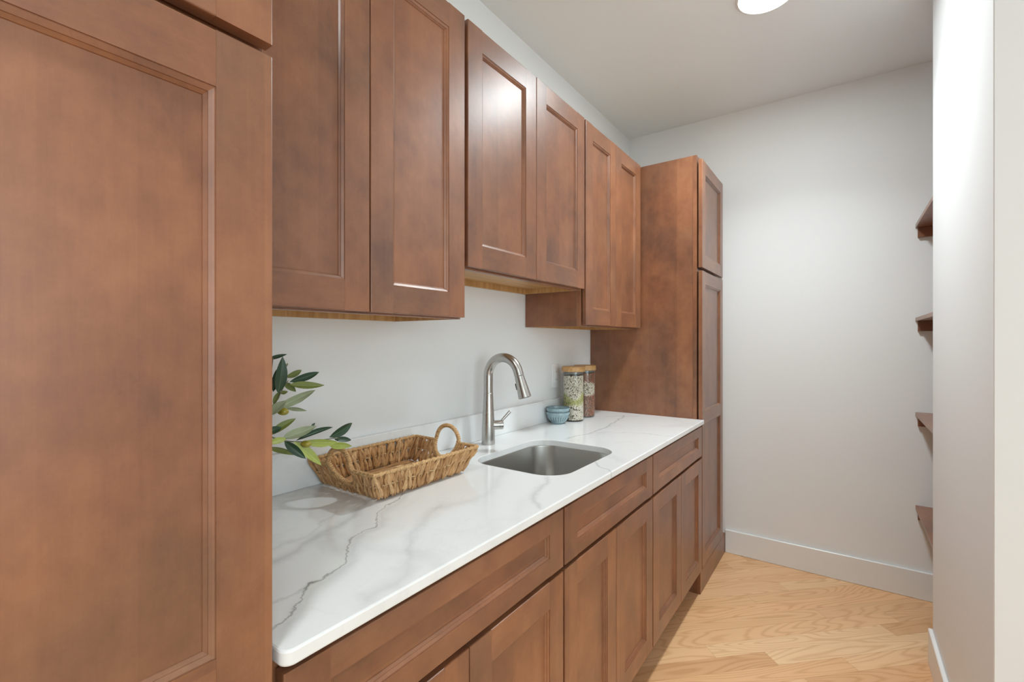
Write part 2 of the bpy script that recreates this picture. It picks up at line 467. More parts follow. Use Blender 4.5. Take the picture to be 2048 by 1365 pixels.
boxes('added_window_frame', [((wx0, ADDED_WIN[0], ADDED_WIN[2]), (wx1, ADDED_WIN[0] + fw_, ADDED_WIN[3])), ((wx0, ADDED_WIN[1] - fw_, ADDED_WIN[2]), (wx1, ADDED_WIN[1], ADDED_WIN[3])),
                       ((wx0, ADDED_WIN[0] + fw_, ADDED_WIN[2]), (wx1, ADDED_WIN[1] - fw_, ADDED_WIN[2] + fw_)), ((wx0, ADDED_WIN[0] + fw_, ADDED_WIN[3] - fw_), (wx1, ADDED_WIN[1] - fw_, ADDED_WIN[3])),
                       ((wx0, wm - 0.02, ADDED_WIN[2] + fw_), (wx1, wm + 0.02, ADDED_WIN[3] - fw_))], M['trim'], wi, 0, (XR, wm, 1))
for a_, b_ in ((ADDED_WIN[0] + fw_, wm - 0.02), (wm + 0.02, ADDED_WIN[1] - fw_)):
    boxes('pane', [((XR + 0.054, a_, ADDED_WIN[2] + fw_), (XR + 0.058, b_, ADDED_WIN[3] - fw_))], M['glass'], wi, 0, (XR, a_, 1))

# floor planks: 45 degrees, clipped to the room
PW = 0.0826
def clip(poly, f):
    out = []
    for i in range(len(poly)):
        a, b = poly[i], poly[(i + 1) % len(poly)]
        fa, fb = f(a), f(b)
        if fa >= 0: out.append(a)
        if (fa >= 0) != (fb >= 0):
            t = fa / (fa - fb); out.append((a[0] + (b[0] - a[0]) * t, a[1] + (b[1] - a[1]) * t))
    return out
S2 = math.sqrt(0.5)
def uv2xy(u, c): return ((u + c) * S2, (u - c) * S2)
ends_fixed = {0: 2.255, 1: 2.548, -2: 3.03, -9: 2.58, -5: 2.47, -4: 2.02, -7: 2.25, 2: 2.30}
rng = random.Random(11)
XMAX, YMAX = XR - 0.001, YB - 0.001
nplank = 0
for k in range(-28, 68):
    c0 = -0.898 + PW * k + 0.0003; c1 = -0.898 + PW * (k + 1) - 0.0003
    u = (ends_fixed.get(k, 2.0 + rng.uniform(0, 1.1)))
    cuts = [u]
    a = u
    while a > -4.5: a -= rng.uniform(0.75, 1.7); cuts.append(a)
    a = u
    while a < 7.5: a += rng.uniform(0.75, 1.7); cuts.append(a)
    cuts.sort()
    for a, b in zip(cuts, cuts[1:]):
        poly = [uv2xy(a + 0.0003, c0), uv2xy(b - 0.0003, c0), uv2xy(b - 0.0003, c1), uv2xy(a + 0.0003, c1)]
        for f in (lambda p: p[0] - 0.001, lambda p: XMAX - p[0], lambda p: p[1] - YR - 0.001, lambda p: YMAX - p[1]):
            if poly: poly = clip(poly, f)
        if len(poly) < 3: continue
        ar = abs(sum(p[0] * q[1] - q[0] * p[1] for p, q in zip(poly, poly[1:] + poly[:1]))) / 2
        if ar < 0.002: continue
        # local frame: x along the plank
        cx, cy = uv2xy((a + b) / 2, (c0 + c1) / 2)
        loc = [((p[0] - cx) * S2 + (p[1] - cy) * S2, -(p[0] - cx) * S2 + (p[1] - cy) * S2) for p in poly]
        bm = loft([[(x, y, -0.012) for x, y in loc], [(x, y, 0.0) for x, y in loc]])
        o = link('plank', finish(bm, 'plank'), M['oak'], floor, Vector((cx, cy, 0)) - floor.location)
        o.rotation_euler = (0, 0, math.radians(45)); nplank += 1
print('planks', nplank)

# baseboards
HB = 0.1415
def bevel_board(name, lo, hi, label):
    o = boxes(name, [(lo, hi)], M['trim'], bevel=0.0025, origin=((lo[0] + hi[0]) / 2, (lo[1] + hi[1]) / 2, 0))
    tag(o, label, 'baseboard', kind='structure')
bevel_board('baseboard_back', (0.6280, YB - 0.015, 0), (XNK - 0.001, YB - 0.0005, HB), 'white flat baseboard along the wall beside the far pantry')
bevel_board('baseboard_partition', (XS - 0.015, YS0 - 0.015, 0), (XS - 0.0005, YS1 + 0.0, HB), 'white flat baseboard along the partition wall')
bevel_board('baseboard_front', (XS - 0.0004, YS0 - 0.015, 0), (XR - 0.001, YS0 - 0.0005, HB), 'white flat baseboard across the front of the partition wall')

# ------------------------------------------------------------------ cabinet doors
def world_loc(o):
    v = Vector((0, 0, 0))
    while o is not None: v = v + o.location; o = o.parent
    return v
def door(name, parent, y0, y1, z0, z1, xf, t, stile=0.067, rail=0.067, mid=None):
    """shaker front facing +x: frame with mitred bead and recessed panels (children named panel)"""
    org = Vector((xf, y0, z0)); W, H = y1 - y0, z1 - z0
    bm = bmesh.new(); bv = 0.0014; g = 0.00012
    def prism(poly, a, b, up, mi):
        # poly: (depth, across) points; up: extruded along z (stile) else along y (rail)
        f = (lambda p, q: (p[0], p[1], q)) if up else (lambda p, q: (p[0], q, p[1]))
        lo_ = [bm.verts.new(f(p, a)) for p in poly]; hi_ = [bm.verts.new(f(p, b)) for p in poly]
        n_ = len(poly)
        fs = [bm.faces.new((lo_[i], lo_[(i + 1) % n_], hi_[(i + 1) % n_], hi_[i])) for i in range(n_)] + [bm.faces.new(lo_), bm.faces.new(hi_)]
        for q in fs: q.material_index = mi
    def sect(a, b, r0, r1, x1=0.0):
        # section from a to b with the front edge eased by r0 at a and r1 at b
        p = [(-t, a)]
        p += [(x1 - r0, a), (x1 - r0 * 0.3, a + r0 * 0.3), (x1, a + r0)] if r0 else [(x1, a)]
        p += [(x1, b - r1), (x1 - r1 * 0.3, b - r1 * 0.3), (x1 - r1, b)] if r1 else [(x1, b)]
        return p + [(-t, b)]
    prism(sect(0, stile, 0.002, 0), 0, H, True, 0); prism(sect(W - stile, W, 0, 0.002), 0, H, True, 0)
    zs = [0.0, rail, H - rail, H]
    spans = [(rail, H - rail)]
    rails = [(0.0, rail), (H - rail, H)]
    if mid:
        m0, m1 = mid[0] - z0, mid[1] - z0
        rails.append((m0, m1)); spans = [(rail, m0), (m1, H - rail)]
    for a, b in rails: prism(sect(a, b, 0.002 if a == 0 else 0, 0.002 if b == H else 0, -0.00008), stile + g, W - stile - g, False, 1)
    d = link(name, finish(bm, name), [M['woodz'], M['woody']], parent, org - world_loc(parent))
    prof = [(-0.003, -t + 0.003), (-0.003, -0.006), (0.0, -0.0018), (0.0012, -0.0018), (0.0068, -0.0046), (0.0068, -0.0060), (0.0108, -0.0092), (0.0112, -0.0106)]
    for a, b in spans:
        rings = []
        cy, cz = W / 2, (a + b) / 2
        hy, hz = W / 2 - stile, (b - a) / 2
        for ins, dep in prof:
            rings.append([(dep, s * (hy - ins), q * (hz - ins)) for s, q in ((-1, -1), (1, -1), (1, 1), (-1, 1))])
        p = loft(rings, True, True, True)
        link('panel', finish(p, 'panel'), M['woodz'] if hz > 0.08 else M['woody'], d, (0, cy, cz))
    return d

# ------------------------------------------------------------------ tall pantry cabinets
def pantry(y0, y1, dy0, dy1, label):
    c = empty('pantry_cabinet', (0.3, (y0 + y1) / 2, 0))
    tag(c, label, 'cabinet')
    st = 0.0155; xb = 0.001; FFT = 0.019
    for s, (a, b) in enumerate(((y0, y0 + st), (y1 - st, y1))):
        boxes('side_panel', [((xb, a, 0.0), (XF - FFT, b, HT))], M['woodz'], c, 0.0006, (0.3, a, 1.1))
    boxes('carcass', [((xb, y0 + st, HT - 0.018), (XF - FFT, y1 - st, HT - 0.002)), ((xb, y0 + st, 0.112), (XF - FFT, y1 - st, 0.128)),
                      ((xb, y0 + st, 0.128), (xb + 0.008, y1 - st, HT - 0.018)), ((xb + 0.008, y0 + st, 1.684), (XF - FFT, y1 - st, 1.700))], M['maple_y'], c, 0, (0.3, y0, 0.1))
    f0, f1 = XF - FFT + 0.0002, XF
    fw = 0.042
    boxes('face_frame', [((f0, y0 - 0.0004, 0.0), (f1, y0 + fw, HT), 0), ((f0, y1 - fw - 0.04, 0.0), (f1, y1, HT), 0),
                         ((f0, y0 + fw, HT - fw), (f1 - 0.0002, y1 - fw - 0.04, HT), 1), ((f0, y0 + fw, 1.665), (f1 - 0.0002, y1 - fw - 0.04, 1.715), 1),
                         ((f0, y0 + fw, 0.0), (f1 - 0.0002, y1 - fw - 0.04, 0.155), 1)], [M['woodz'], M['woody']], c, 0.0006, (f0, y0, 0))
    door('door', c, dy0, dy1, 1.7005, 2.2645, XD, DT)
    door('door', c, dy0, dy1, 0.1345, 1.6845, XD, DT, mid=(0.880, 0.942))
    boxes('toe_kick', [((f1 + 0.0003, y0 - 0.0004, 0.0), (0.627, y1, 0.1165))], M['woody'], c, 0.0012, (f1, y0, 0))
    return c
pantry(YT, YB - 0.0005 - 0.0, 2.5425, 3.037, 'tall brown two-door pantry cabinet in the corner past the worktop')
pantry(YN - 0.6095, YN, YN - 0.575, YN - 0.0005, 'tall brown two-door pantry cabinet beside the olive branches')

# ------------------------------------------------------------------ upper cabinets
def upper(y0, y1, zb, doors_y, zd, label):
    c = empty('upper_cabinet', (0.15, (y0 + y1) / 2, zb)); tag(c, label, 'cabinet', 'wall cabinets above the worktop')
    st = 0.012; xb = 0.001; FFT = 0.019; f0, f1 = XUF - FFT, XUF
    rec = 0.0235
    for a, b in ((y0, y0 + st), (y1 - st, y1)):
        boxes('side_panel', [((xb, a, zb), (f0, b, HT - 0.001))], M['woodz'], c, 0.0005, (0.15, a, zb))
    boxes('bottom_panel', [((xb + 0.016, y0 + st + 0.004, zb + rec), (f0, y1 - st - 0.004, zb + rec + 0.012))], M['maple_y'], c, 0, (0.1, y0, zb))
    boxes('carcass', [((xb, y0 + st, zb + 0.0003), (xb + 0.016, y1 - st, zb + 0.07)), ((xb, y0 + st, zb + 0.07), (xb + 0.006, y1 - st, HT - 0.013)),
                      ((xb + 0.016, y0 + st, zb + 0.0003), (f0, y0 + st + 0.0038, HT - 0.013)), ((xb + 0.016, y1 - st - 0.0038, zb + 0.0003), (f0, y1 - st, HT - 0.013)),
                      ((xb, y0 + st, HT - 0.013), (f0, y1 - st, HT - 0.001))], M['maple_z'], c, 0, (0.1, y0, zb))
    fw = 0.042
    boxes('face_frame', [((f0 + 0.0002, y0, zb), (f1, y0 + fw, HT), 0), ((f0 + 0.0002, y1 - fw, zb), (f1, y1, HT), 0),
                         ((f0 + 0.0002, y0 + fw, zb), (f1 - 0.0002, y1 - fw, zb + fw), 1), ((f0 + 0.0002, y0 + fw, HT - fw), (f1 - 0.0002, y1 - fw, HT), 1)],
          [M['woodz'], M['woody']], c, 0.0006, (f0, y0, zb))
    for a, b in doors_y: door('door', c, a, b, zd, HT - 0.001, XUD, UDT, stile=0.068, rail=0.070)
    return c
upper(0.3590, 1.0560, 1.3825, [(0.3700, 0.7085), (0.7120, 1.0505)], 1.3870, 'brown two-door wall cabinet nearest the olive branches')
upper(1.0562, 1.8405, 1.5370, [(1.0650, 1.4465), (1.4490, 1.8360)], 1.5435, 'shorter brown two-door wall cabinet above the sink')
upper(1.8420, YT - 0.002, 1.3825, [(1.8480, 2.1755), (2.1785, 2.5160)], 1.3890, 'brown two-door wall cabinet above the storage jars')

# ------------------------------------------------------------------ base cabinets
ZK = ZC - CT
def base(y0, y1, dy0, dym, dy1, label):
    c = empty('base_cabinet', (0.3, (y0 + y1) / 2, 0)); tag(c, label, 'cabinet', 'base cabinets under the worktop')
    st = 0.015; xb = 0.001; FFT = 0.019; f0, f1 = XF - FFT, XF
    for a, b in ((y0, y0 + st), (y1 - st, y1)):
        boxes('side_panel', [((xb, a, 0.0), (0.535, b, ZK)), ((0.535, a, 0.112), (f0, b, ZK))], M['woodz'], c, 0.0, (0.3, a, 0))
    boxes('carcass', [((xb, y0 + st, 0.112), (f0, y1 - st, 0.128)), ((xb, y0 + st, 0.128), (xb + 0.006, y1 - st, ZK))], M['maple_y'], c, 0, (0.3, y0, 0.1))
    fw = 0.036
    boxes('face_frame', [((f0 + 0.0002, y0, 0.112), (f1, y0 + fw, ZK), 0), ((f0 + 0.0002, y1 - fw, 0.112), (f1, y1, ZK), 0),
                         ((f0 + 0.0002, y0 + fw, 0.112), (f1 - 0.0002, y1 - fw, 0.150), 1), ((f0 + 0.0002, y0 + fw, 0.698), (f1 - 0.0002, y1 - fw, 0.738), 1),
                         ((f0 + 0.0002, y0 + fw, ZK - 0.038), (f1 - 0.0002, y1 - fw, ZK), 1)], [M['woodz'], M['woody']], c, 0.0006, (f0, y0, 0.1))
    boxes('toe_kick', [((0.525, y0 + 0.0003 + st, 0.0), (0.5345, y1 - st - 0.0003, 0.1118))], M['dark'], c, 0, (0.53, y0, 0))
    door('drawer_front', c, dy0, dy1, 0.7240, 0.8755, XD, DT, stile=0.069, rail=0.0455)
    door('door', c, dy0, dym - 0.0012, 0.1330, 0.7105, XD, DT, stile=0.069)
    door('door', c, dym + 0.0012, dy1, 0.1330, 0.7105, XD, DT, stile=0.069)
    return c
base(0.3215, 1.0820, 0.3265, 0.7015, 1.0780, 'brown base cabinet with wide drawer front under the woven basket')
base(1.0822, 1.7795, 1.0865, 1.4285, 1.7755, 'brown base cabinet with drawer front under the sink')
base(1.7797, 2.5367, 1.7840, 2.1600, 2.5315, 'brown base cabinet with drawer front beside the far pantry')

# ------------------------------------------------------------------ worktop with sink cut-out, splash
def rrect(x0, x1, y0, y1, r, n=10):
    if not isinstance(r, (list, tuple)): r = [r] * 4
    pts = []
    for (cx, cy, a0, q) in ((x1 - r[0], y1 - r[0], 0, r[0]), (x0 + r[1], y1 - r[1], 90, r[1]), (x0 + r[2], y0 + r[2], 180, r[2]), (x1 - r[3], y0 + r[3], 270, r[3])):
        for i in range(n + 1):
            a = math.radians(a0 + 90 * i / n); pts.append((cx + q * math.cos(a), cy + q * math.sin(a)))
    return pts
def inset(x0, x1, y0, y1, r, d, n=10):
    rr = r if isinstance(r, (list, tuple)) else [r] * 4
    return rrect(x0 + d, x1 - d, y0 + d, y1 - d, [max(q - d, 0.0005) for q in rr], n)
OUT = (0.001, 0.646, 0.3215, YT - 0.0008, [0.003, 0.001, 0.001, 0.016])
HOLE = (0.193, 0.548, 1.203, 1.660, [0.088] * 4)
bm = bmesh.new()
def ring(pts, z): return [bm.verts.new((x, y, z)) for x, y in pts]
E_ = 0.0032
oprof = [(E_, ZC), (E_ * 0.3, ZC - E_ * 0.3), (0, ZC - E_), (0, ZK + E_), (E_ * 0.3, ZK + E_ * 0.3), (E_, ZK)]
hprof = [(-0.002, ZC), (-0.0006, ZC - 0.0006), (0, ZC - 0.002), (0, ZK)]
OR = [ring(inset(*OUT, d), z) for d, z in oprof]
HR = [ring(inset(*HOLE, d), z) for d, z in hprof]
for R_ in (OR, HR):
    for a, b in zip(R_, R_[1:]):
        for i in range(len(a)):
            j = (i + 1) % len(a); bm.faces.new((a[i], a[j], b[j], b[i]))
def fill(o, h):
    es = []
    for L in (o, h):
        for i in range(len(L)):
            a, b = L[i], L[(i + 1) % len(L)]
            e = bm.edges.get((a, b)) or bm.edges.new((a, b)); es.append(e)
    bmesh.ops.triangle_fill(bm, use_beauty=True, use_dissolve=False, edges=es)
fill(OR[0], HR[0]); fill(OR[-1], HR[-1])
top = link('worktop', finish(bm, 'worktop', True, 18), M['quartz'])
tag(top, 'white quartz worktop with grey veins and sink cut-out', 'worktop')
sp = boxes('backsplash', [((0.0008, 0.3225, ZC + 0.0002), (0.0200, YT - 0.0012, 1.0180))], M['quartz'], bevel=0.0015)
tag(sp, 'low white quartz upstand along the wall behind the faucet', 'backsplash')

# ------------------------------------------------------------------ sink
sink = empty('sink', (0.3705, 1.4315, 0.70)); tag(sink, 'undermount stainless steel sink with rounded corners set in the worktop', 'sink')
so = sink.location
sx0, sx1, sy0, sy1 = HOLE[:4]
def srings(lst): return [[Vector((x, y, z)) - so for x, y in inset(sx0, sx1, sy0, sy1, HOLE[4], d, 12)] for d, z in lst]
zf = ZK - 0.0006
prof = [(-0.022, zf - 0.0012), (-0.022, zf), (-0.004, zf), (-0.0025, zf - 0.0012), (-0.002, zf - 0.004), (0.004, 0.745), (0.008, 0.722), (0.018, 0.708), (0.036, 0.7025), (0.075, 0.7005), (0.11, 0.6998)]
R1 = srings(prof)
# outer skin
R0 = srings([(0.11, 0.6985), (0.036, 0.701), (0.016, 0.706), (0.006, 0.721), (0.002, 0.745), (-0.0035, zf - 0.004), (-0.005, zf - 0.0012), (-0.022, zf - 0.0012)])
bmk = loft(R0[:-1] + R1, True, True, True)
link('basin', finish(bmk, 'basin', True, 45), M['sinksteel'], sink)
dr = lathe([(0.0, 0.0), (0.044, 0.0), (0.0445, 0.0012), (0.040, 0.0022), (0.034, 0.0010), (0.010, 0.0006), (0.0, 0.0006)], 32, False, False)
bmesh.ops.remove_doubles(dr, verts=dr.verts, dist=1e-6)
link('drain', finish(dr, 'drain', True), M['steel'], sink, (0, 0, 0.0004))

# ------------------------------------------------------------------ faucet
FX, FY = 0.0890, 1.4480
fau = empty('faucet', (FX, FY, ZC)); tag(fau, 'brushed steel pull-down faucet with high arched spout behind the sink', 'faucet')
b_ = lathe([(0.0, 0), (0.0262, 0), (0.0265, 0.0015), (0.0262, 0.020), (0.0252, 0.07), (0.0232, 0.11), (0.0208, 0.15), (0.0192, 0.185), (0.0188, 0.2012), (0.0182, 0.2020), (0.0, 0.2020)], 40, False, False)
bmesh.ops.remove_doubles(b_, verts=b_.verts, dist=1e-6)
link('base', finish(b_, 'base', True, 35), M['steel'], fau, (0, 0, 0.0002))
RA = 0.0735; zA = 0.270
path = [(0, 0, 0.2030), (0, 0, 0.225), (0, 0, 0.245)]
ANG = 162
for i in range(0, 31):
    a = math.radians(180 - ANG * i / 30); path.append((RA + RA * math.cos(a), 0, zA + RA * math.sin(a)))
a = math.radians(180 - ANG); dirv = Vector((math.sin(a), 0, -math.cos(a))).normalized()
path.append(tuple(Vector(path[-1]) + dirv * 0.010)); path.append(tuple(Vector(path[-1]) + dirv * 0.008))
spout = tube(path, 0.0182, 28)
link('spout', finish(spout, 'spout', True, 35), M['steel'], fau)
end = Vector(path[-1]); a = math.radians(180 - ANG); dirv = Vector((math.sin(a), 0, -math.cos(a))).normalized()
hp = [end + dirv * d for d in (0.0020, 0.0028, 0.012, 0.045, 0.078, 0.0835, 0.0845)]
hd = tube(hp, [0.0176, 0.0183, 0.0186, 0.0212, 0.0240, 0.0240, 0.0228], 32)
hd_o = link('spray_head', finish(hd, 'spray_head', True, 35), M['steel'], fau)
# rubber button on the wall side of the head
side = Vector((-dirv.z, 0, dirv.x)); side = side if side.x < 0 else -side
bb = bmesh.new(); bm_box(bb, (-0.0062, -0.005, -0.013), (0.0062, 0.005, 0.013), 0.0025, 0, 2)
bo = link('spray_button', finish(bb, 'spray_button', True, 40), M['black'], hd_o, end + dirv * 0.036 + side * 0.0205)
bo.rotation_euler = (0, math.atan2(-dirv.x, -dirv.z) + math.pi, 0)
nz = lathe([(0.0, 0), (0.0205, 0), (0.0205, 0.0015), (0.0, 0.0015)], 28, False, False)
bmesh.ops.remove_doubles(nz, verts=nz.verts, dist=1e-6)
no = link('nozzle', finish(nz, 'nozzle'), M['black'], hd_o, end + dirv * 0.0848)
no.rotation_euler = (0, math.atan2(-dirv.x, -dirv.z), 0)
# handle hub and lever, on the side of the base towards the pantry
hdir = Vector((0.62, 0.785, 0)).normalized()
hub = lathe([(0.0, 0.016), (0.0178, 0.016), (0.0186, 0.018), (0.0186, 0.0415), (0.0174, 0.0422), (0.0174, 0.0440), (0.0186, 0.0447), (0.0186, 0.0575), (0.0174, 0.0590), (0.0, 0.0590)], 32, False, False)
bmesh.ops.remove_doubles(hub, verts=hub.verts, dist=1e-6)
ho = link('handle_hub', finish(hub, 'handle_hub', True, 35), M['steel'], fau, (0, 0, 0.074))
ho.rotation_euler = hdir.to_track_quat('Z', 'Y').to_euler()
lp0 = hdir * 0.051 + Vector((0, 0, 0.086)); ld = (hdir * 0.70 + Vector((0, 0, 0.72))).normalized()
lv = tube([lp0 + ld * d for d in (0, 0.004, 0.02, 0.050, 0.0545, 0.056)], [0.0050, 0.0054, 0.0056, 0.0062, 0.0058, 0.0046], 16)
link('lever', finish(lv, 'lever', True, 40), M['steel'], fau)

# ------------------------------------------------------------------ outlet
ol = empty('wall_outlet', (0.0, 2.122, 1.1365)); tag(ol, 'white rectangular wall outlet plate behind the storage jars', 'outlet')
def rbox(name, lo, hi, bev, mat, parent, seg=2):
    q = bmesh.new(); bm_box(q, lo, hi, bev, 0, seg); return link(name, finish(q, name, True, 50), mat, parent)
rbox('plate', (0.0004, -0.037, -0.0605), (0.0065, 0.037, 0.0605), 0.0016, M['plastic'], ol)
rbox('socket_insert', (0.0062, -0.0168, -0.0335), (0.0085, 0.0168, 0.0335), 0.0010, M['plastic'], ol)
rbox('test_button', (0.0086, -0.011, -0.0045), (0.0098, 0.011, 0.0045), 0.0005, M['plastic'], ol)
for z in (-0.048, 0.048):
    q = lathe([(0.0028, 0), (0.0028, 0.0006), (0.0018, 0.0010)], 14); s_ = link('screw', finish(q, 'screw'), M['plastic'], ol, (0.0058, 0, z)); s_.rotation_euler = (0, math.radians(90), 0)
for z in (-0.020, 0.020):
    for y in (-0.0055, 0.0055):
        rbox('slot', (0.0084, y - 0.0009, z - 0.004), (0.0087, y + 0.0009, z + 0.004), 0.0001, M['black'], ol, 1)

# ------------------------------------------------------------------ jars of dry food
def jar(x, y, label, layers, seed):
    rnd = random.Random(seed)
    j = empty('storage_jar', (x, y, ZC)); tag(j, label, 'jar', 'storage jars beside the far pantry')
    R, Hg = 0.0548, 0.2505
    g = lathe([(0.001, 0.0004), (R - 0.006, 0.0004), (R - 0.0015, 0.002), (R, 0.007), (R, Hg), (R - 0.0022, Hg), (R - 0.0022, 0.008), (R - 0.006, 0.0055), (0.001, 0.0055)], 48, True, True)
    link('glass_body', finish(g, 'glass_body', True, 50), M['glass'], j)
    lid = lathe([(0.001, 0.2515), (R + 0.003, 0.2515), (R + 0.0045, 0.253), (R + 0.0045, 0.2755), (R + 0.0025, 0.2778), (0.001, 0.2780)], 48, True, True)
    link('lid', finish(lid, 'lid', True, 40), M['bamboo'], j)
    pl = lathe([(0.001, 0.2405), (R - 0.004, 0.2405), (R - 0.004, 0.2514), (0.001, 0.2514)], 40, True, True)
    link('lid_seal', finish(pl, 'lid_seal', True, 40), M['seal'], j)
    r = R - 0.0065; n = 40
    for li, (nm, f0, f1, mats, bean) in enumerate(layers):
        q = bmesh.new()
        rings = []
        for t in (0, 0.33, 0.66, 1):
            rings.append([(r * math.cos(2 * math.pi * i / n), r * math.sin(2 * math.pi * i / n), f0(2 * math.pi * i / n) * (1 - t) + f1(2 * math.pi * i / n) * t) for i in range(n)])
        q.free(); q = loft(rings, True, True, True)
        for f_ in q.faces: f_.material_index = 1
        # beans pressed against the glass: real little bodies
        cnt = int(2 * math.pi * r * (max(f1(a_ * 0.5) for a_ in range(13)) - min(f0(a_ * 0.5) for a_ in range(13))) / (bean * bean * 0.40))
        base_v = [Vector(v) for v in ((0, 0, 1), (0.9, 0, 0.3), (-0.3, 0.85, 0.3), (-0.6, -0.7, 0.3), (0.6, 0.7, -0.3), (-0.9, 0.1, -0.3), (0.3, -0.85, -0.3), (0, 0, -1))]
        base_f = [(0, 1, 4), (0, 4, 2), (0, 2, 5), (0, 5, 3), (0, 3, 6), (0, 6, 1), (7, 4, 1), (7, 2, 4), (7, 5, 2), (7, 3, 5), (7, 6, 3), (7, 1, 6)]
        for _ in range(cnt):
            an = rnd.uniform(0, 2 * math.pi); lo, hi = f0(an), f1(an)
            if hi - lo < bean: continue
            z = rnd.uniform(lo - bean * (0.5 if li else -0.4), hi + bean * (0.5 if li < 2 else -0.2))
            rot = Matrix.Rotation(rnd.uniform(0, 6.28), 3, 'X') @ Matrix.Rotation(rnd.uniform(0, 6.28), 3, 'Z')
            c_ = Vector(((r + 0.0012) * math.cos(an), (r + 0.0012) * math.sin(an), z))
            vs = []
            for v in base_v:
                p = rot @ Vector((v.x * bean * 0.42, v.y * bean * 0.42, v.z * bean * 0.68))
                rad = Vector((math.cos(an), math.sin(an), 0)); p = p - rad * (p.dot(rad) * 0.45)
                vs.append(q.verts.new(c_ + p))
            for f in base_f: q.faces.new([vs[i] for i in f])
        o = link(nm, finish(q, nm), [mats, M_CORE], j); o['kind'] = 'stuff'
    return j
WB = cells('white_beans', [(0.80, 0.73, 0.60), (0.74, 0.64, 0.50), (0.86, 0.80, 0.70), (0.66, 0.55, 0.40)])
GB = cells('green_peas', [(0.40, 0.40, 0.09), (0.58, 0.54, 0.20), (0.30, 0.31, 0.08), (0.74, 0.68, 0.42)])
RB = cells('red_beans', [(0.30, 0.10, 0.05), (0.42, 0.16, 0.085), (0.17, 0.055, 0.03), (0.56, 0.31, 0.20)])
AC = math.atan2(0 - 2.12, 1.24 - 0.10)     # angle that faces the room's near end
k0 = lambda a: 0.0065
k1 = lambda a: 0.078 + 0.012 * math.cos(a - AC - 1.1) + 0.005 * math.sin(3 * a)
k2 = lambda a: 0.128 + 0.022 * math.cos(2 * (a - AC) ) * -0.6 + 0.008 * math.sin(3 * a + 1)
k3 = lambda a: 0.232
jar(0.1020, 2.1330, 'clear glass jar of white beans with a green layer and wooden lid', [('white_bean_layer', k0, k1, WB, 0.0068), ('green_pea_layer', k1, k2, GB, 0.0058), ('white_bean_layer', k2, k3, WB, 0.0068)], 3)
m1 = lambda a: 0.125 + 0.006 * math.sin(2 * a)
m2 = lambda a: 0.182 + 0.012 * math.cos(a - AC + 0.6)
m3 = lambda a: 0.236
jar(0.0925, 2.2830, 'clear glass jar of red-brown beans with a white layer and wooden lid', [('red_bean_layer', k0, m1, RB, 0.0064), ('white_bean_layer', m1, m2, WB, 0.0068), ('red_bean_layer', m2, m3, RB, 0.0064)], 5)

# ------------------------------------------------------------------ stacked bowls
m, nt, b = new_mat('blue_glaze')
tc = nt.nodes.new('ShaderNodeTexCoord'); v = tc.outputs['Object']
f = noise(nt, v, 40, 3)
nt.links.new(ramp(nt, f, [(0.3, (0.22, 0.33, 0.37)), (0.7, (0.34, 0.45, 0.48))]), b.inputs['Base Color']); b.inputs['Roughness'].default_value = 0.16
M['glaze'] = m
M['glaze_line'] = plain('groove_glaze', (0.075, 0.125, 0.145), 0.2)
M['glaze_rim'] = plain('dark_blue_glaze', (0.05, 0.085, 0.10), 0.18)
def bowl(z, label):
    bo = empty('bowl', (0.0790, 2.0150, z)); tag(bo, label, 'bowl', 'nested blue bowls')
    n = 120
    outer = [(0.0285, 0.0), (0.0305, 0.001), (0.0315, 0.006), (0.040, 0.0145), (0.0485, 0.027), (0.0535, 0.040), (0.0560, 0.0525), (0.0575, 0.0530), (0.0580, 0.0620), (0.0582, 0.0660)]
    inner = [(0.0560, 0.0660), (0.0552, 0.060), (0.0515, 0.042), (0.046, 0.029), (0.037, 0.0175), (0.024, 0.0110), (0.002, 0.0095)]
    rings = []; HS = 0.87
    for i, (r, zz) in enumerate(outer + inner):
        rr = []
        fl = 0.0024 if 3 <= i <= 5 else 0.0
        for k in range(n):
            a = 2 * math.pi * k / n
            q = r - fl * (1 if (k % 5 in (0, 1)) else 0)
            rr.append((q * math.cos(a), q * math.sin(a), zz * HS))
        rings.append(rr)
    q = loft(rings, True, True, True); q.faces.ensure_lookup_table()
    for ri in (3, 4):
        for k in range(0, n, 5): q.faces[ri * n + k].material_index = 1
    link('body', finish(q, 'body', True, 40), [M['glaze'], M['glaze_line']], bo)
    t = tube([(0.0571 * math.cos(2 * math.pi * k / 48), 0.0571 * math.sin(2 * math.pi * k / 48), 0.0662 * HS) for k in range(48)], 0.0012, 6, True)
    link('rim', finish(t, 'rim', True), M['glaze_rim'], bo)
    return bo
bowl(ZC + 0.0002, 'lower blue-grey fluted bowl of the nested pair in front of the jars')
bowl(ZC + 0.0210, 'upper blue-grey bowl resting inside another in front of the jars')

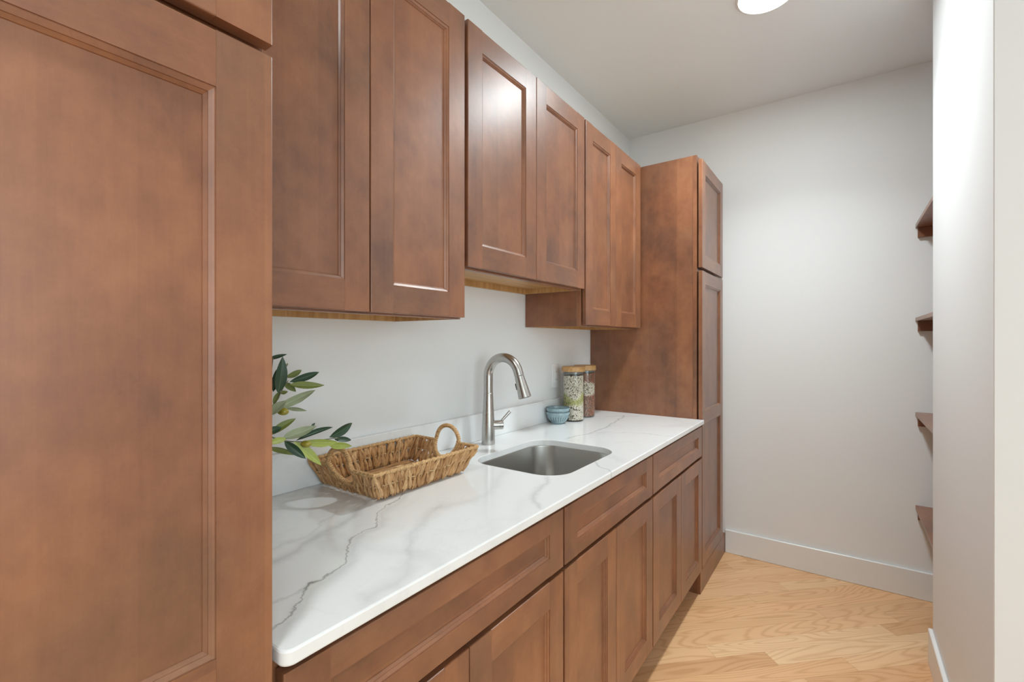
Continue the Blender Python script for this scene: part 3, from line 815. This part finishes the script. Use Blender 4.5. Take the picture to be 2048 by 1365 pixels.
# ------------------------------------------------------------------ woven basket
bk = empty('woven_basket', (0.1675, 0.920, ZC)); tag(bk, 'rectangular woven water-hyacinth basket with two ring handles on the worktop', 'basket')
HBK = 0.080
bot = dict(x0=-0.131, x1=0.110, y0=-0.155, y1=0.165)      # relative to the basket centre
tp = dict(x0=-0.136, x1=0.142, y0=-0.196, y1=0.196)
hcx = 0.012                                                # ring centre in x
def strand_mesh(seed):
    rnd = random.Random(seed); L = 1.0; rings = []
    n = 6; K = 7
    for i in range(K):
        t = i / (K - 1)
        wv = (0.50 + 0.50 * abs(math.sin(math.pi * (t * 2.0 + 0.02)))) if 0 < i < K - 1 else 0.35
        tw = 0.5 * math.sin(t * 6.28 + seed)
        off = 0.22 * math.sin(t * math.pi * 2 + seed * 1.3)
        rings.append([(1.0 * wv * math.cos(2 * math.pi * k / n + tw) + off * 0.6, 0.62 * wv * math.sin(2 * math.pi * k / n + tw) + 0.25 * math.cos(t * math.pi * 2 + seed), t) for k in range(n)])
    return finish(loft(rings), 'strand', True, 80)
SM = []
for s in range(6):
    me = strand_mesh(s); me.materials.append(M['fibre']); SM.append(me)
def place_strand(p0, p1, nrm, hw, rnd):
    p0, p1 = Vector(p0), Vector(p1); up = p1 - p0; L = up.length; u = up / L
    nn = (nrm - u * nrm.dot(u)).normalized(); t = nn.cross(u)
    o = link('strand', rnd.choice(SM), (), bk)
    o.matrix_local = Matrix(((t.x * hw, nn.x * hw, u.x * L, p0.x), (t.y * hw, nn.y * hw, u.y * L, p0.y), (t.z * hw, nn.z * hw, u.z * L, p0.z), (0, 0, 0, 1)))
rb = random.Random(21)
ZB = 0.006
def dip(xr, half=0.055, low=0.027):
    """height of an end wall at distance xr from the ring centre"""
    if abs(xr) >= half: return HBK
    return HBK - (HBK - low) * math.sqrt(max(0, 1 - (xr / half) ** 2)) ** 0.8
def lerp(a, b, t): return a + (b - a) * t
# long walls
for side_, nx in (('x1', 1), ('x0', -1)):
    n = 21
    for i in range(n):
        for k in (-1, 1):
            t0 = (i + 0.5) / n - k * 0.30 / n; t1 = (i + 0.5) / n + k * 0.42 / n + rb.uniform(-0.12, 0.12) / n
            dx = 0.0022 * k * nx * (1 if i % 2 else -1)
            p0 = (bot[side_] + dx, lerp(bot['y0'], bot['y1'], t0), ZB); p1 = (tp[side_] + dx, lerp(tp['y0'], tp['y1'], t1), HBK + rb.uniform(-0.002, 0.003))
            place_strand(p0, p1, Vector((nx, 0, 0.3)), rb.uniform(0.0072, 0.0090), rb)
# end walls with the dips under the ring handles
for side_, ny in (('y0', -1), ('y1', 1)):
    n = 16
    for i in range(n):
        xm = lerp(tp['x0'], tp['x1'], (i + 0.5) / n) - hcx
        hh = dip(xm)
        for k in (-1, 1):
            t0 = (i + 0.5) / n - k * 0.30 / n; t1 = (i + 0.5) / n + k * 0.42 / n
            f = (hh - ZB) / (HBK - ZB); dy = 0.0022 * k * ny * (1 if i % 2 else -1)
            p0 = Vector((lerp(bot['x0'], bot['x1'], t0), bot[side_] + dy, ZB)); p1 = Vector((lerp(tp['x0'], tp['x1'], t1), tp[side_] + dy, HBK))
            p1 = p0 + (p1 - p0) * max(f, 0.12)
            place_strand(p0, p1, Vector((0, ny, 0.3)), rb.uniform(0.0072, 0.0090), rb)
# base mat of long strands
nb = 22
for i in range(nb):
    x = lerp(bot['x0'] + 0.004, bot['x1'] - 0.004, (i + 0.5) / nb)
    ym = rb.uniform(-0.06, 0.06)
    for a, c in ((bot['y0'] + 0.002, ym + 0.006), (ym - 0.006, bot['y1'] - 0.002)):
        place_strand((x, a, 0.0055), (x + rb.uniform(-0.003, 0.003), c, 0.0055), Vector((0, 0, 1)), 0.0062, rb)
# pale weft cords at mid height
def wall_pt(s, f):
    """walk round the basket at height fraction f; s in 0..4"""
    c = [(lerp(bot['x1'], tp['x1'], f), lerp(bot['y0'], tp['y0'], f)), (lerp(bot['x1'], tp['x1'], f), lerp(bot['y1'], tp['y1'], f)),
         (lerp(bot['x0'], tp['x0'], f), lerp(bot['y1'], tp['y1'], f)), (lerp(bot['x0'], tp['x0'], f), lerp(bot['y0'], tp['y0'], f))]
    i = int(s) % 4; t = s - int(s); a, b = c[i], c[(i + 1) % 4]
    return (lerp(a[0], b[0], t), lerp(a[1], b[1], t), lerp(ZB, HBK, f))
for s0, s1, f in ((0, 1, 0.52), (2, 3, 0.52), (1.0, 1.30, 0.52), (1.70, 2.0, 0.52), (3.0, 3.30, 0.52), (3.70, 4.0, 0.52)):
    K = 40; pts = []
    sg = 1
    for i in range(K + 1):
        p = Vector(wall_pt(min(lerp(s0, s1, i / K), s1 - 1e-6), f)); 
        i4 = int((s0 + s1) / 2) % 4
        nrm = [Vector((1, 0, 0)), Vector((0, 1, 0)), Vector((-1, 0, 0)), Vector((0, -1, 0))][i4]
        pts.append(p + nrm * (0.0042 * math.sin(i * 2.4)))
    link('weft_cord', finish(tube(pts, 0.0014, 6), 'weft_cord', True), M['cord'], bk)
# braided rim: straight along the long sides, dipping round the ring openings
rim = []
def seg(a, b, n):
    for i in range(n): rim.append(Vector(a).lerp(Vector(b), i / n))
cA, cB = (tp['x1'], tp['y0']), (tp['x1'], tp['y1']); cC, cD = (tp['x0'], tp['y1']), (tp['x0'], tp['y0'])
seg((cA[0], cA[1], HBK), (cB[0], cB[1], HBK), 150)
def endrim(ysign, xa, xb):
    yk = 'y1' if ysign > 0 else 'y0'
    for i in range(130):
        x = lerp(xa, xb, i / 130); h = dip(x - hcx); f = (h - ZB) / (HBK - ZB)
        rim.append(Vector((lerp(bot['x1'] if x > 0 else bot['x0'], tp['x1'] if x > 0 else tp['x0'], 1) * 0 + x, lerp(bot[yk], tp[yk], f), h)))
endrim(1, tp['x1'], tp['x0'])
seg((cC[0], cC[1], HBK), (cD[0], cD[1], HBK), 150)
endrim(-1, tp['x0'], tp['x1'])
rimo = link('rim', finish(tube(rim, lambda i: 0.0050 + 0.0005 * math.sin(i * 0.83), 10, True, twist=lambda i, th: 1.0 + 0.24 * math.cos(2 * th + i * 0.9)), 'rim', True, 80), M['fibre_y'], bk)
# ring handles: wrapped ovals standing in the end walls
def handle(yk, ysign):
    pts = []; K = 200
    for i in range(K):
        a = 2 * math.pi * i / K
        z = 0.0815 + 0.050 * math.sin(a); x = hcx + 0.049 * math.cos(a)
        f = min((z - ZB) / (HBK - ZB), 1.15)
        pts.append(Vector((x, lerp(bot[yk], tp[yk], f), z)))
    link('handle', finish(tube(pts, 0.0064, 10, True, twist=lambda i, th: 1.0 + 0.15 * math.cos(th + i * 2 * math.pi / 4.0)), 'handle', True, 80), M['fibre_y'], bk)
handle('y0', -1); handle('y1', 1)
# corner bindings
for cx, cy, dx, dy in ((tp['x1'], tp['y0'], bot['x1'], bot['y0']), (tp['x1'], tp['y1'], bot['x1'], bot['y1']), (tp['x0'], tp['y0'], bot['x0'], bot['y0']), (tp['x0'], tp['y1'], bot['x0'], bot['y1'])):
    place_strand((dx, dy, ZB), (cx, cy, HBK + 0.003), Vector((1 if cx > 0 else -1, 1 if cy > 0 else -1, 0.3)), 0.0068, rb)

# ------------------------------------------------------------------ olive branches in a vase
VX, VY = 0.195, 0.425
pl = empty('olive_branches', (VX, VY, ZC)); tag(pl, 'green olive branches with two olives reaching over the woven basket', 'plant')
PO = pl.location.copy()
M['vase'] = plain('cream_vase', (0.62, 0.58, 0.52), 0.4)
M['stem'] = plain('olive_stem', (0.16, 0.15, 0.09), 0.6)
vs_ = lathe([(0.002, 0.0004), (0.034, 0.0004), (0.037, 0.003), (0.050, 0.045), (0.054, 0.085), (0.047, 0.130), (0.030, 0.160), (0.025, 0.178), (0.029, 0.190), (0.0265, 0.190), (0.0225, 0.178), (0.0265, 0.158), (0.043, 0.128), (0.049, 0.085), (0.045, 0.045), (0.032, 0.008), (0.002, 0.008)], 40, True, True)
link('vase', finish(vs_, 'vase', True, 60), M['vase'], pl)
LM = {'dark': leafmat('leaf_dark', (0.018, 0.055, 0.024), (0.12, 0.20, 0.10)), 'mid': leafmat('leaf_olive', (0.16, 0.20, 0.045), (0.33, 0.36, 0.16)),
      'pale': leafmat('leaf_pale', (0.27, 0.31, 0.185), (0.42, 0.46, 0.32), 0.6), 'lime': leafmat('leaf_lime', (0.36, 0.42, 0.085), (0.55, 0.58, 0.25))}
def leaf_mesh(curv):
    K = 9; vsx = []; bmv = bmesh.new()
    prevr = None
    for i in range(K):
        t = i / (K - 1)
        wv = (math.sin(math.pi * t ** 0.85) ** 0.8) * 0.5 if 0 < i < K - 1 else 0.015
        zc = curv * math.sin(math.pi * t)
        row = [bmv.verts.new((t, s * wv, zc + 0.10 * abs(s) * wv)) for s in (-1, -0.5, 0, 0.5, 1)]
        if prevr:
            for a in range(4): bmv.faces.new((prevr[a], prevr[a + 1], row[a + 1], row[a]))
        prevr = row
    # thickness
    r = bmesh.ops.extrude_face_region(bmv, geom=list(bmv.faces))
    for v in [g for g in r['geom'] if isinstance(g, bmesh.types.BMVert)]: v.co.z -= 0.012
    return finish(bmv, 'leaf', True, 60)
LMESH = {}
for kname, mat in LM.items():
    for ci, cv in enumerate((0.05, -0.06)):
        me = leaf_mesh(cv); me.materials.append(mat); LMESH[kname, ci] = me
rl = random.Random(5)
def leaf(b0, t0, width_px, kind, X0, X1, roll=None):
    """b0, t0: photo pixels of base and tip; X0, X1 their distance from the cabinet wall"""
    p0 = onX(b0[0], b0[1], X0); p1 = onX(t0[0], t0[1], X1)
    d = p1 - p0; L = d.length; u = d / L
    n = (CAM - p0).normalized(); n = (n - u * n.dot(u)).normalized()
    ang = rl.uniform(-0.5, 0.5) if roll is None else roll
    s = u.cross(n); n2 = n * math.cos(ang) + s * math.sin(ang); w_ = n2.cross(u)
    depth = (p0 - CAM).dot(Vector((-math.sin(YAW), math.cos(YAW), 0)))
    W = width_px * depth / FPX / max(0.75, math.cos(ang))
    o = link('leaf', LMESH[kind, rl.randint(0, 1)], (), pl)
    q = p0 - PO
    o.matrix_local = Matrix(((u.x * L, w_.x * W, n2.x * L, q.x), (u.y * L, w_.y * W, n2.y * L, q.y), (u.z * L, w_.z * W, n2.z * L, q.z), (0, 0, 0, 1)))
def Zp(a, b): return (520 + a / 3.792, 660 + b / 3.792)
leaves = [((60, 222), (205, 184), 8, 'dark', .20, .18), ((138, 480), (172, 204), 22, 'dark', .23, .24), ((195, 360), (316, 305), 12, 'mid', .18, .16),
          ((225, 395), (448, 320), 15, 'dark', .20, .19), ((225, 415), (488, 420), 15, 'mid', .22, .23), ((185, 398), (272, 470), 13, 'mid', .19, .18),
          ((80, 620), (420, 456), 18, 'pale', .22, .20), ((70, 650), (200, 535), 18, 'pale', .25, .25), ((175, 578), (330, 534), 8, 'dark', .17, .16),
          ((200, 594), (356, 615), 8, 'pale', .19, .18), ((70, 800), (271, 672), 15, 'mid', .20, .19), ((170, 822), (430, 728), 20, 'pale', .22, .21),
          ((275, 838), (552, 738), 10, 'dark', .20, .17), ((528, 815), (699, 706), 17, 'dark', .20, .18), ((565, 832), (693, 836), 11, 'dark', .19, .19),
          ((335, 848), (588, 850), 16, 'lime', .22, .23), ((525, 878), (698, 882), 14, 'lime', .21, .22), ((60, 862), (203, 826), 13, 'lime', .23, .22),
          ((185, 848), (347, 978), 17, 'dark', .24, .27), ((255, 850), (465, 1027), 18, 'lime', .24, .26), ((60, 892), (278, 950), 11, 'mid', .20, .18),
          ((150, 480), (212, 468), 8, 'mid', .18, .17), ((100, 560), (152, 466), 10, 'mid', .21, .20), ((100, 470), (125, 300), 12, 'dark', .20, .20),
          ((185, 285), (214, 253), 5, 'pale', .17, .17), ((390, 735), (418, 706), 5, 'dark', .18, .18), ((60, 770), (165, 740), 14, 'dark', .21, .21)]
for b0, t0, wp, kd, xa, xb in leaves: leaf(Zp(*b0), Zp(*t0), wp, kd, xa, xb)
# a few more leaves towards the vase
for i in range(16):
    a = rl.uniform(-20, 80); yb = rl.uniform(250, 900)
    leaf(Zp(a, yb), Zp(a + rl.uniform(-260, 10), yb + rl.uniform(-170, 90)), rl.uniform(12, 18), rl.choice(['dark', 'mid', 'pale', 'lime']), .20, .20 + rl.uniform(-.04, .04))
def stem(pts, r0, r1):
    n = 24; P = [Vector(p) for p in pts]; out = []
    for i in range(n + 1):
        t = i / n * (len(P) - 1); k = min(int(t), len(P) - 2); f = t - k
        p0 = P[max(k - 1, 0)]; p1 = P[k]; p2 = P[k + 1]; p3 = P[min(k + 2, len(P) - 1)]
        out.append(0.5 * ((2 * p1) + (p2 - p0) * f + (2 * p0 - 5 * p1 + 4 * p2 - p3) * f * f + (3 * p1 - p0 - 3 * p2 + p3) * f ** 3))
    link('stem', finish(tube([p - PO for p in out], lambda i: lerp(r0, r1, i / n), 7), 'stem', True), M['stem'], pl)
vm = Vector((VX, VY, ZC + 0.05)); vt = Vector((VX, VY + 0.012, ZC + 0.195))
stem([vm, vt, onX(*Zp(-30, 790), .21), onX(*Zp(180, 842), .215), onX(*Zp(350, 848), .215), onX(*Zp(540, 826), .205), onX(*Zp(600, 824), .20)], 0.0022, 0.0009)
stem([vm, vt, onX(*Zp(0, 640), .21), onX(*Zp(110, 560), .21), onX(*Zp(180, 430), .205), onX(*Zp(215, 385), .20)], 0.0024, 0.0009)
stem([vm, vt, onX(*Zp(-20, 600), .20), onX(*Zp(70, 380), .20), onX(*Zp(100, 210), .20)], 0.0022, 0.0009)
m, nt, b = new_mat('olive_skin')
v = coords(nt); nt.links.new(ramp(nt, noise(nt, v, 60, 2), [(0.35, (0.15, 0.15, 0.018)), (0.65, (0.36, 0.30, 0.035))]), b.inputs['Base Color']); b.inputs['Roughness'].default_value = 0.16
def olive(px, py, X, wpx, tilt):
    p = onX(*Zp(px, py), X); dep = (p - CAM).dot(Vector((-math.sin(YAW), math.cos(YAW), 0))); s = wpx * dep / FPX / 2
    q = lathe([(max(0.02, math.sin(math.pi * i / 14)) * s * 0.68, -math.cos(math.pi * i / 14) * s) for i in range(15)], 20, True, True)
    o = link('olive', finish(q, 'olive', True, 80), m, pl, p - PO)
    o.rotation_euler = (math.radians(90 + tilt), 0, YAW + math.radians(90) + 0.2)
olive(174, 620, .235, 22, 5); olive(349, 866, .275, 21, 5)

# ------------------------------------------------------------------ shelves in the nook
for i, (zt, lab) in enumerate(((1.9150, 'topmost brown wooden shelf in the nook'), (1.4370, 'second highest brown wooden shelf in the nook'),
                               (0.9520, 'second lowest brown wooden shelf in the nook'), (0.4745, 'lowest brown wooden shelf in the nook'))):
    s_ = empty('shelf', (1.70, 2.85, zt - 0.018)); tag(s_, lab, 'shelf', 'shelves in the nook')
    boxes('board', [((1.5305, YS1 + 0.001, zt - 0.018), (XNK - 0.001, YB - 0.0008, zt))], M['woody'], s_, 0.0008, (1.53, 2.85, zt))
    boxes('cleat', [((1.5390, YB - 0.0198, zt - 0.018 - 0.0515), (XNK - 0.001, YB - 0.0008, zt - 0.0182))], M['woody'], s_, 0.0008, (1.54, YB, zt))
    boxes('cleat', [((1.5390, YS1 + 0.001, zt - 0.018 - 0.0515), (XNK - 0.001, YS1 + 0.020, zt - 0.0182))], M['woody'], s_, 0.0008, (1.54, YS1, zt))

# ------------------------------------------------------------------ ceiling disc lights
lens_m = bpy.data.materials.new('lit_lens'); lens_m.use_nodes = True
nt = lens_m.node_tree; nt.nodes.remove(nt.nodes['Principled BSDF'])
em = nt.nodes.new('ShaderNodeEmission'); em.inputs[0].default_value = (*LAMP_COLOR, 1)
LR = 0.102
em.inputs[1].default_value = LAMP_W[0] / (math.pi * math.pi * LR * LR)
nt.links.new(em.outputs[0], nt.nodes['Material Output'].inputs['Surface'])
for i, (x, y) in enumerate(LAMP_SPOTS):
    L = empty('ceiling_light', (x, y, HC))
    tag(L, ['round white recessed ceiling light with lit disc before the partition wall', 'added unseen round white recessed ceiling light above the near pantry cabinet', 'added unseen round white recessed ceiling light near the added window'][i], 'light', 'recessed ceiling lights')
    t = lathe([(LR + 0.001, -0.0005), (LR + 0.0125, -0.0005), (LR + 0.0125, -0.0035), (LR + 0.008, -0.0075), (LR + 0.001, -0.0085)], 64, False, False)
    for a_ in [0]:
        pass
    link('trim_ring', finish(t, 'trim_ring', True, 40), M['trim'], L)
    d = lathe([(0.002, -0.006), (LR, -0.006)], 64, True, False)
    link('lens', finish(d, 'lens'), lens_m, L)
    ld_ = bpy.data.lights.new('lamp', 'AREA'); ld_.shape = 'DISK'; ld_.size = 2 * LR; ld_.energy = LAMP_W[i]; ld_.spread = math.radians(125); ld_.color = LAMP_COLOR
    lo = bpy.data.objects.new('lamp', ld_); COL.objects.link(lo); lo.parent = L; lo.location = (0, 0, -0.010)
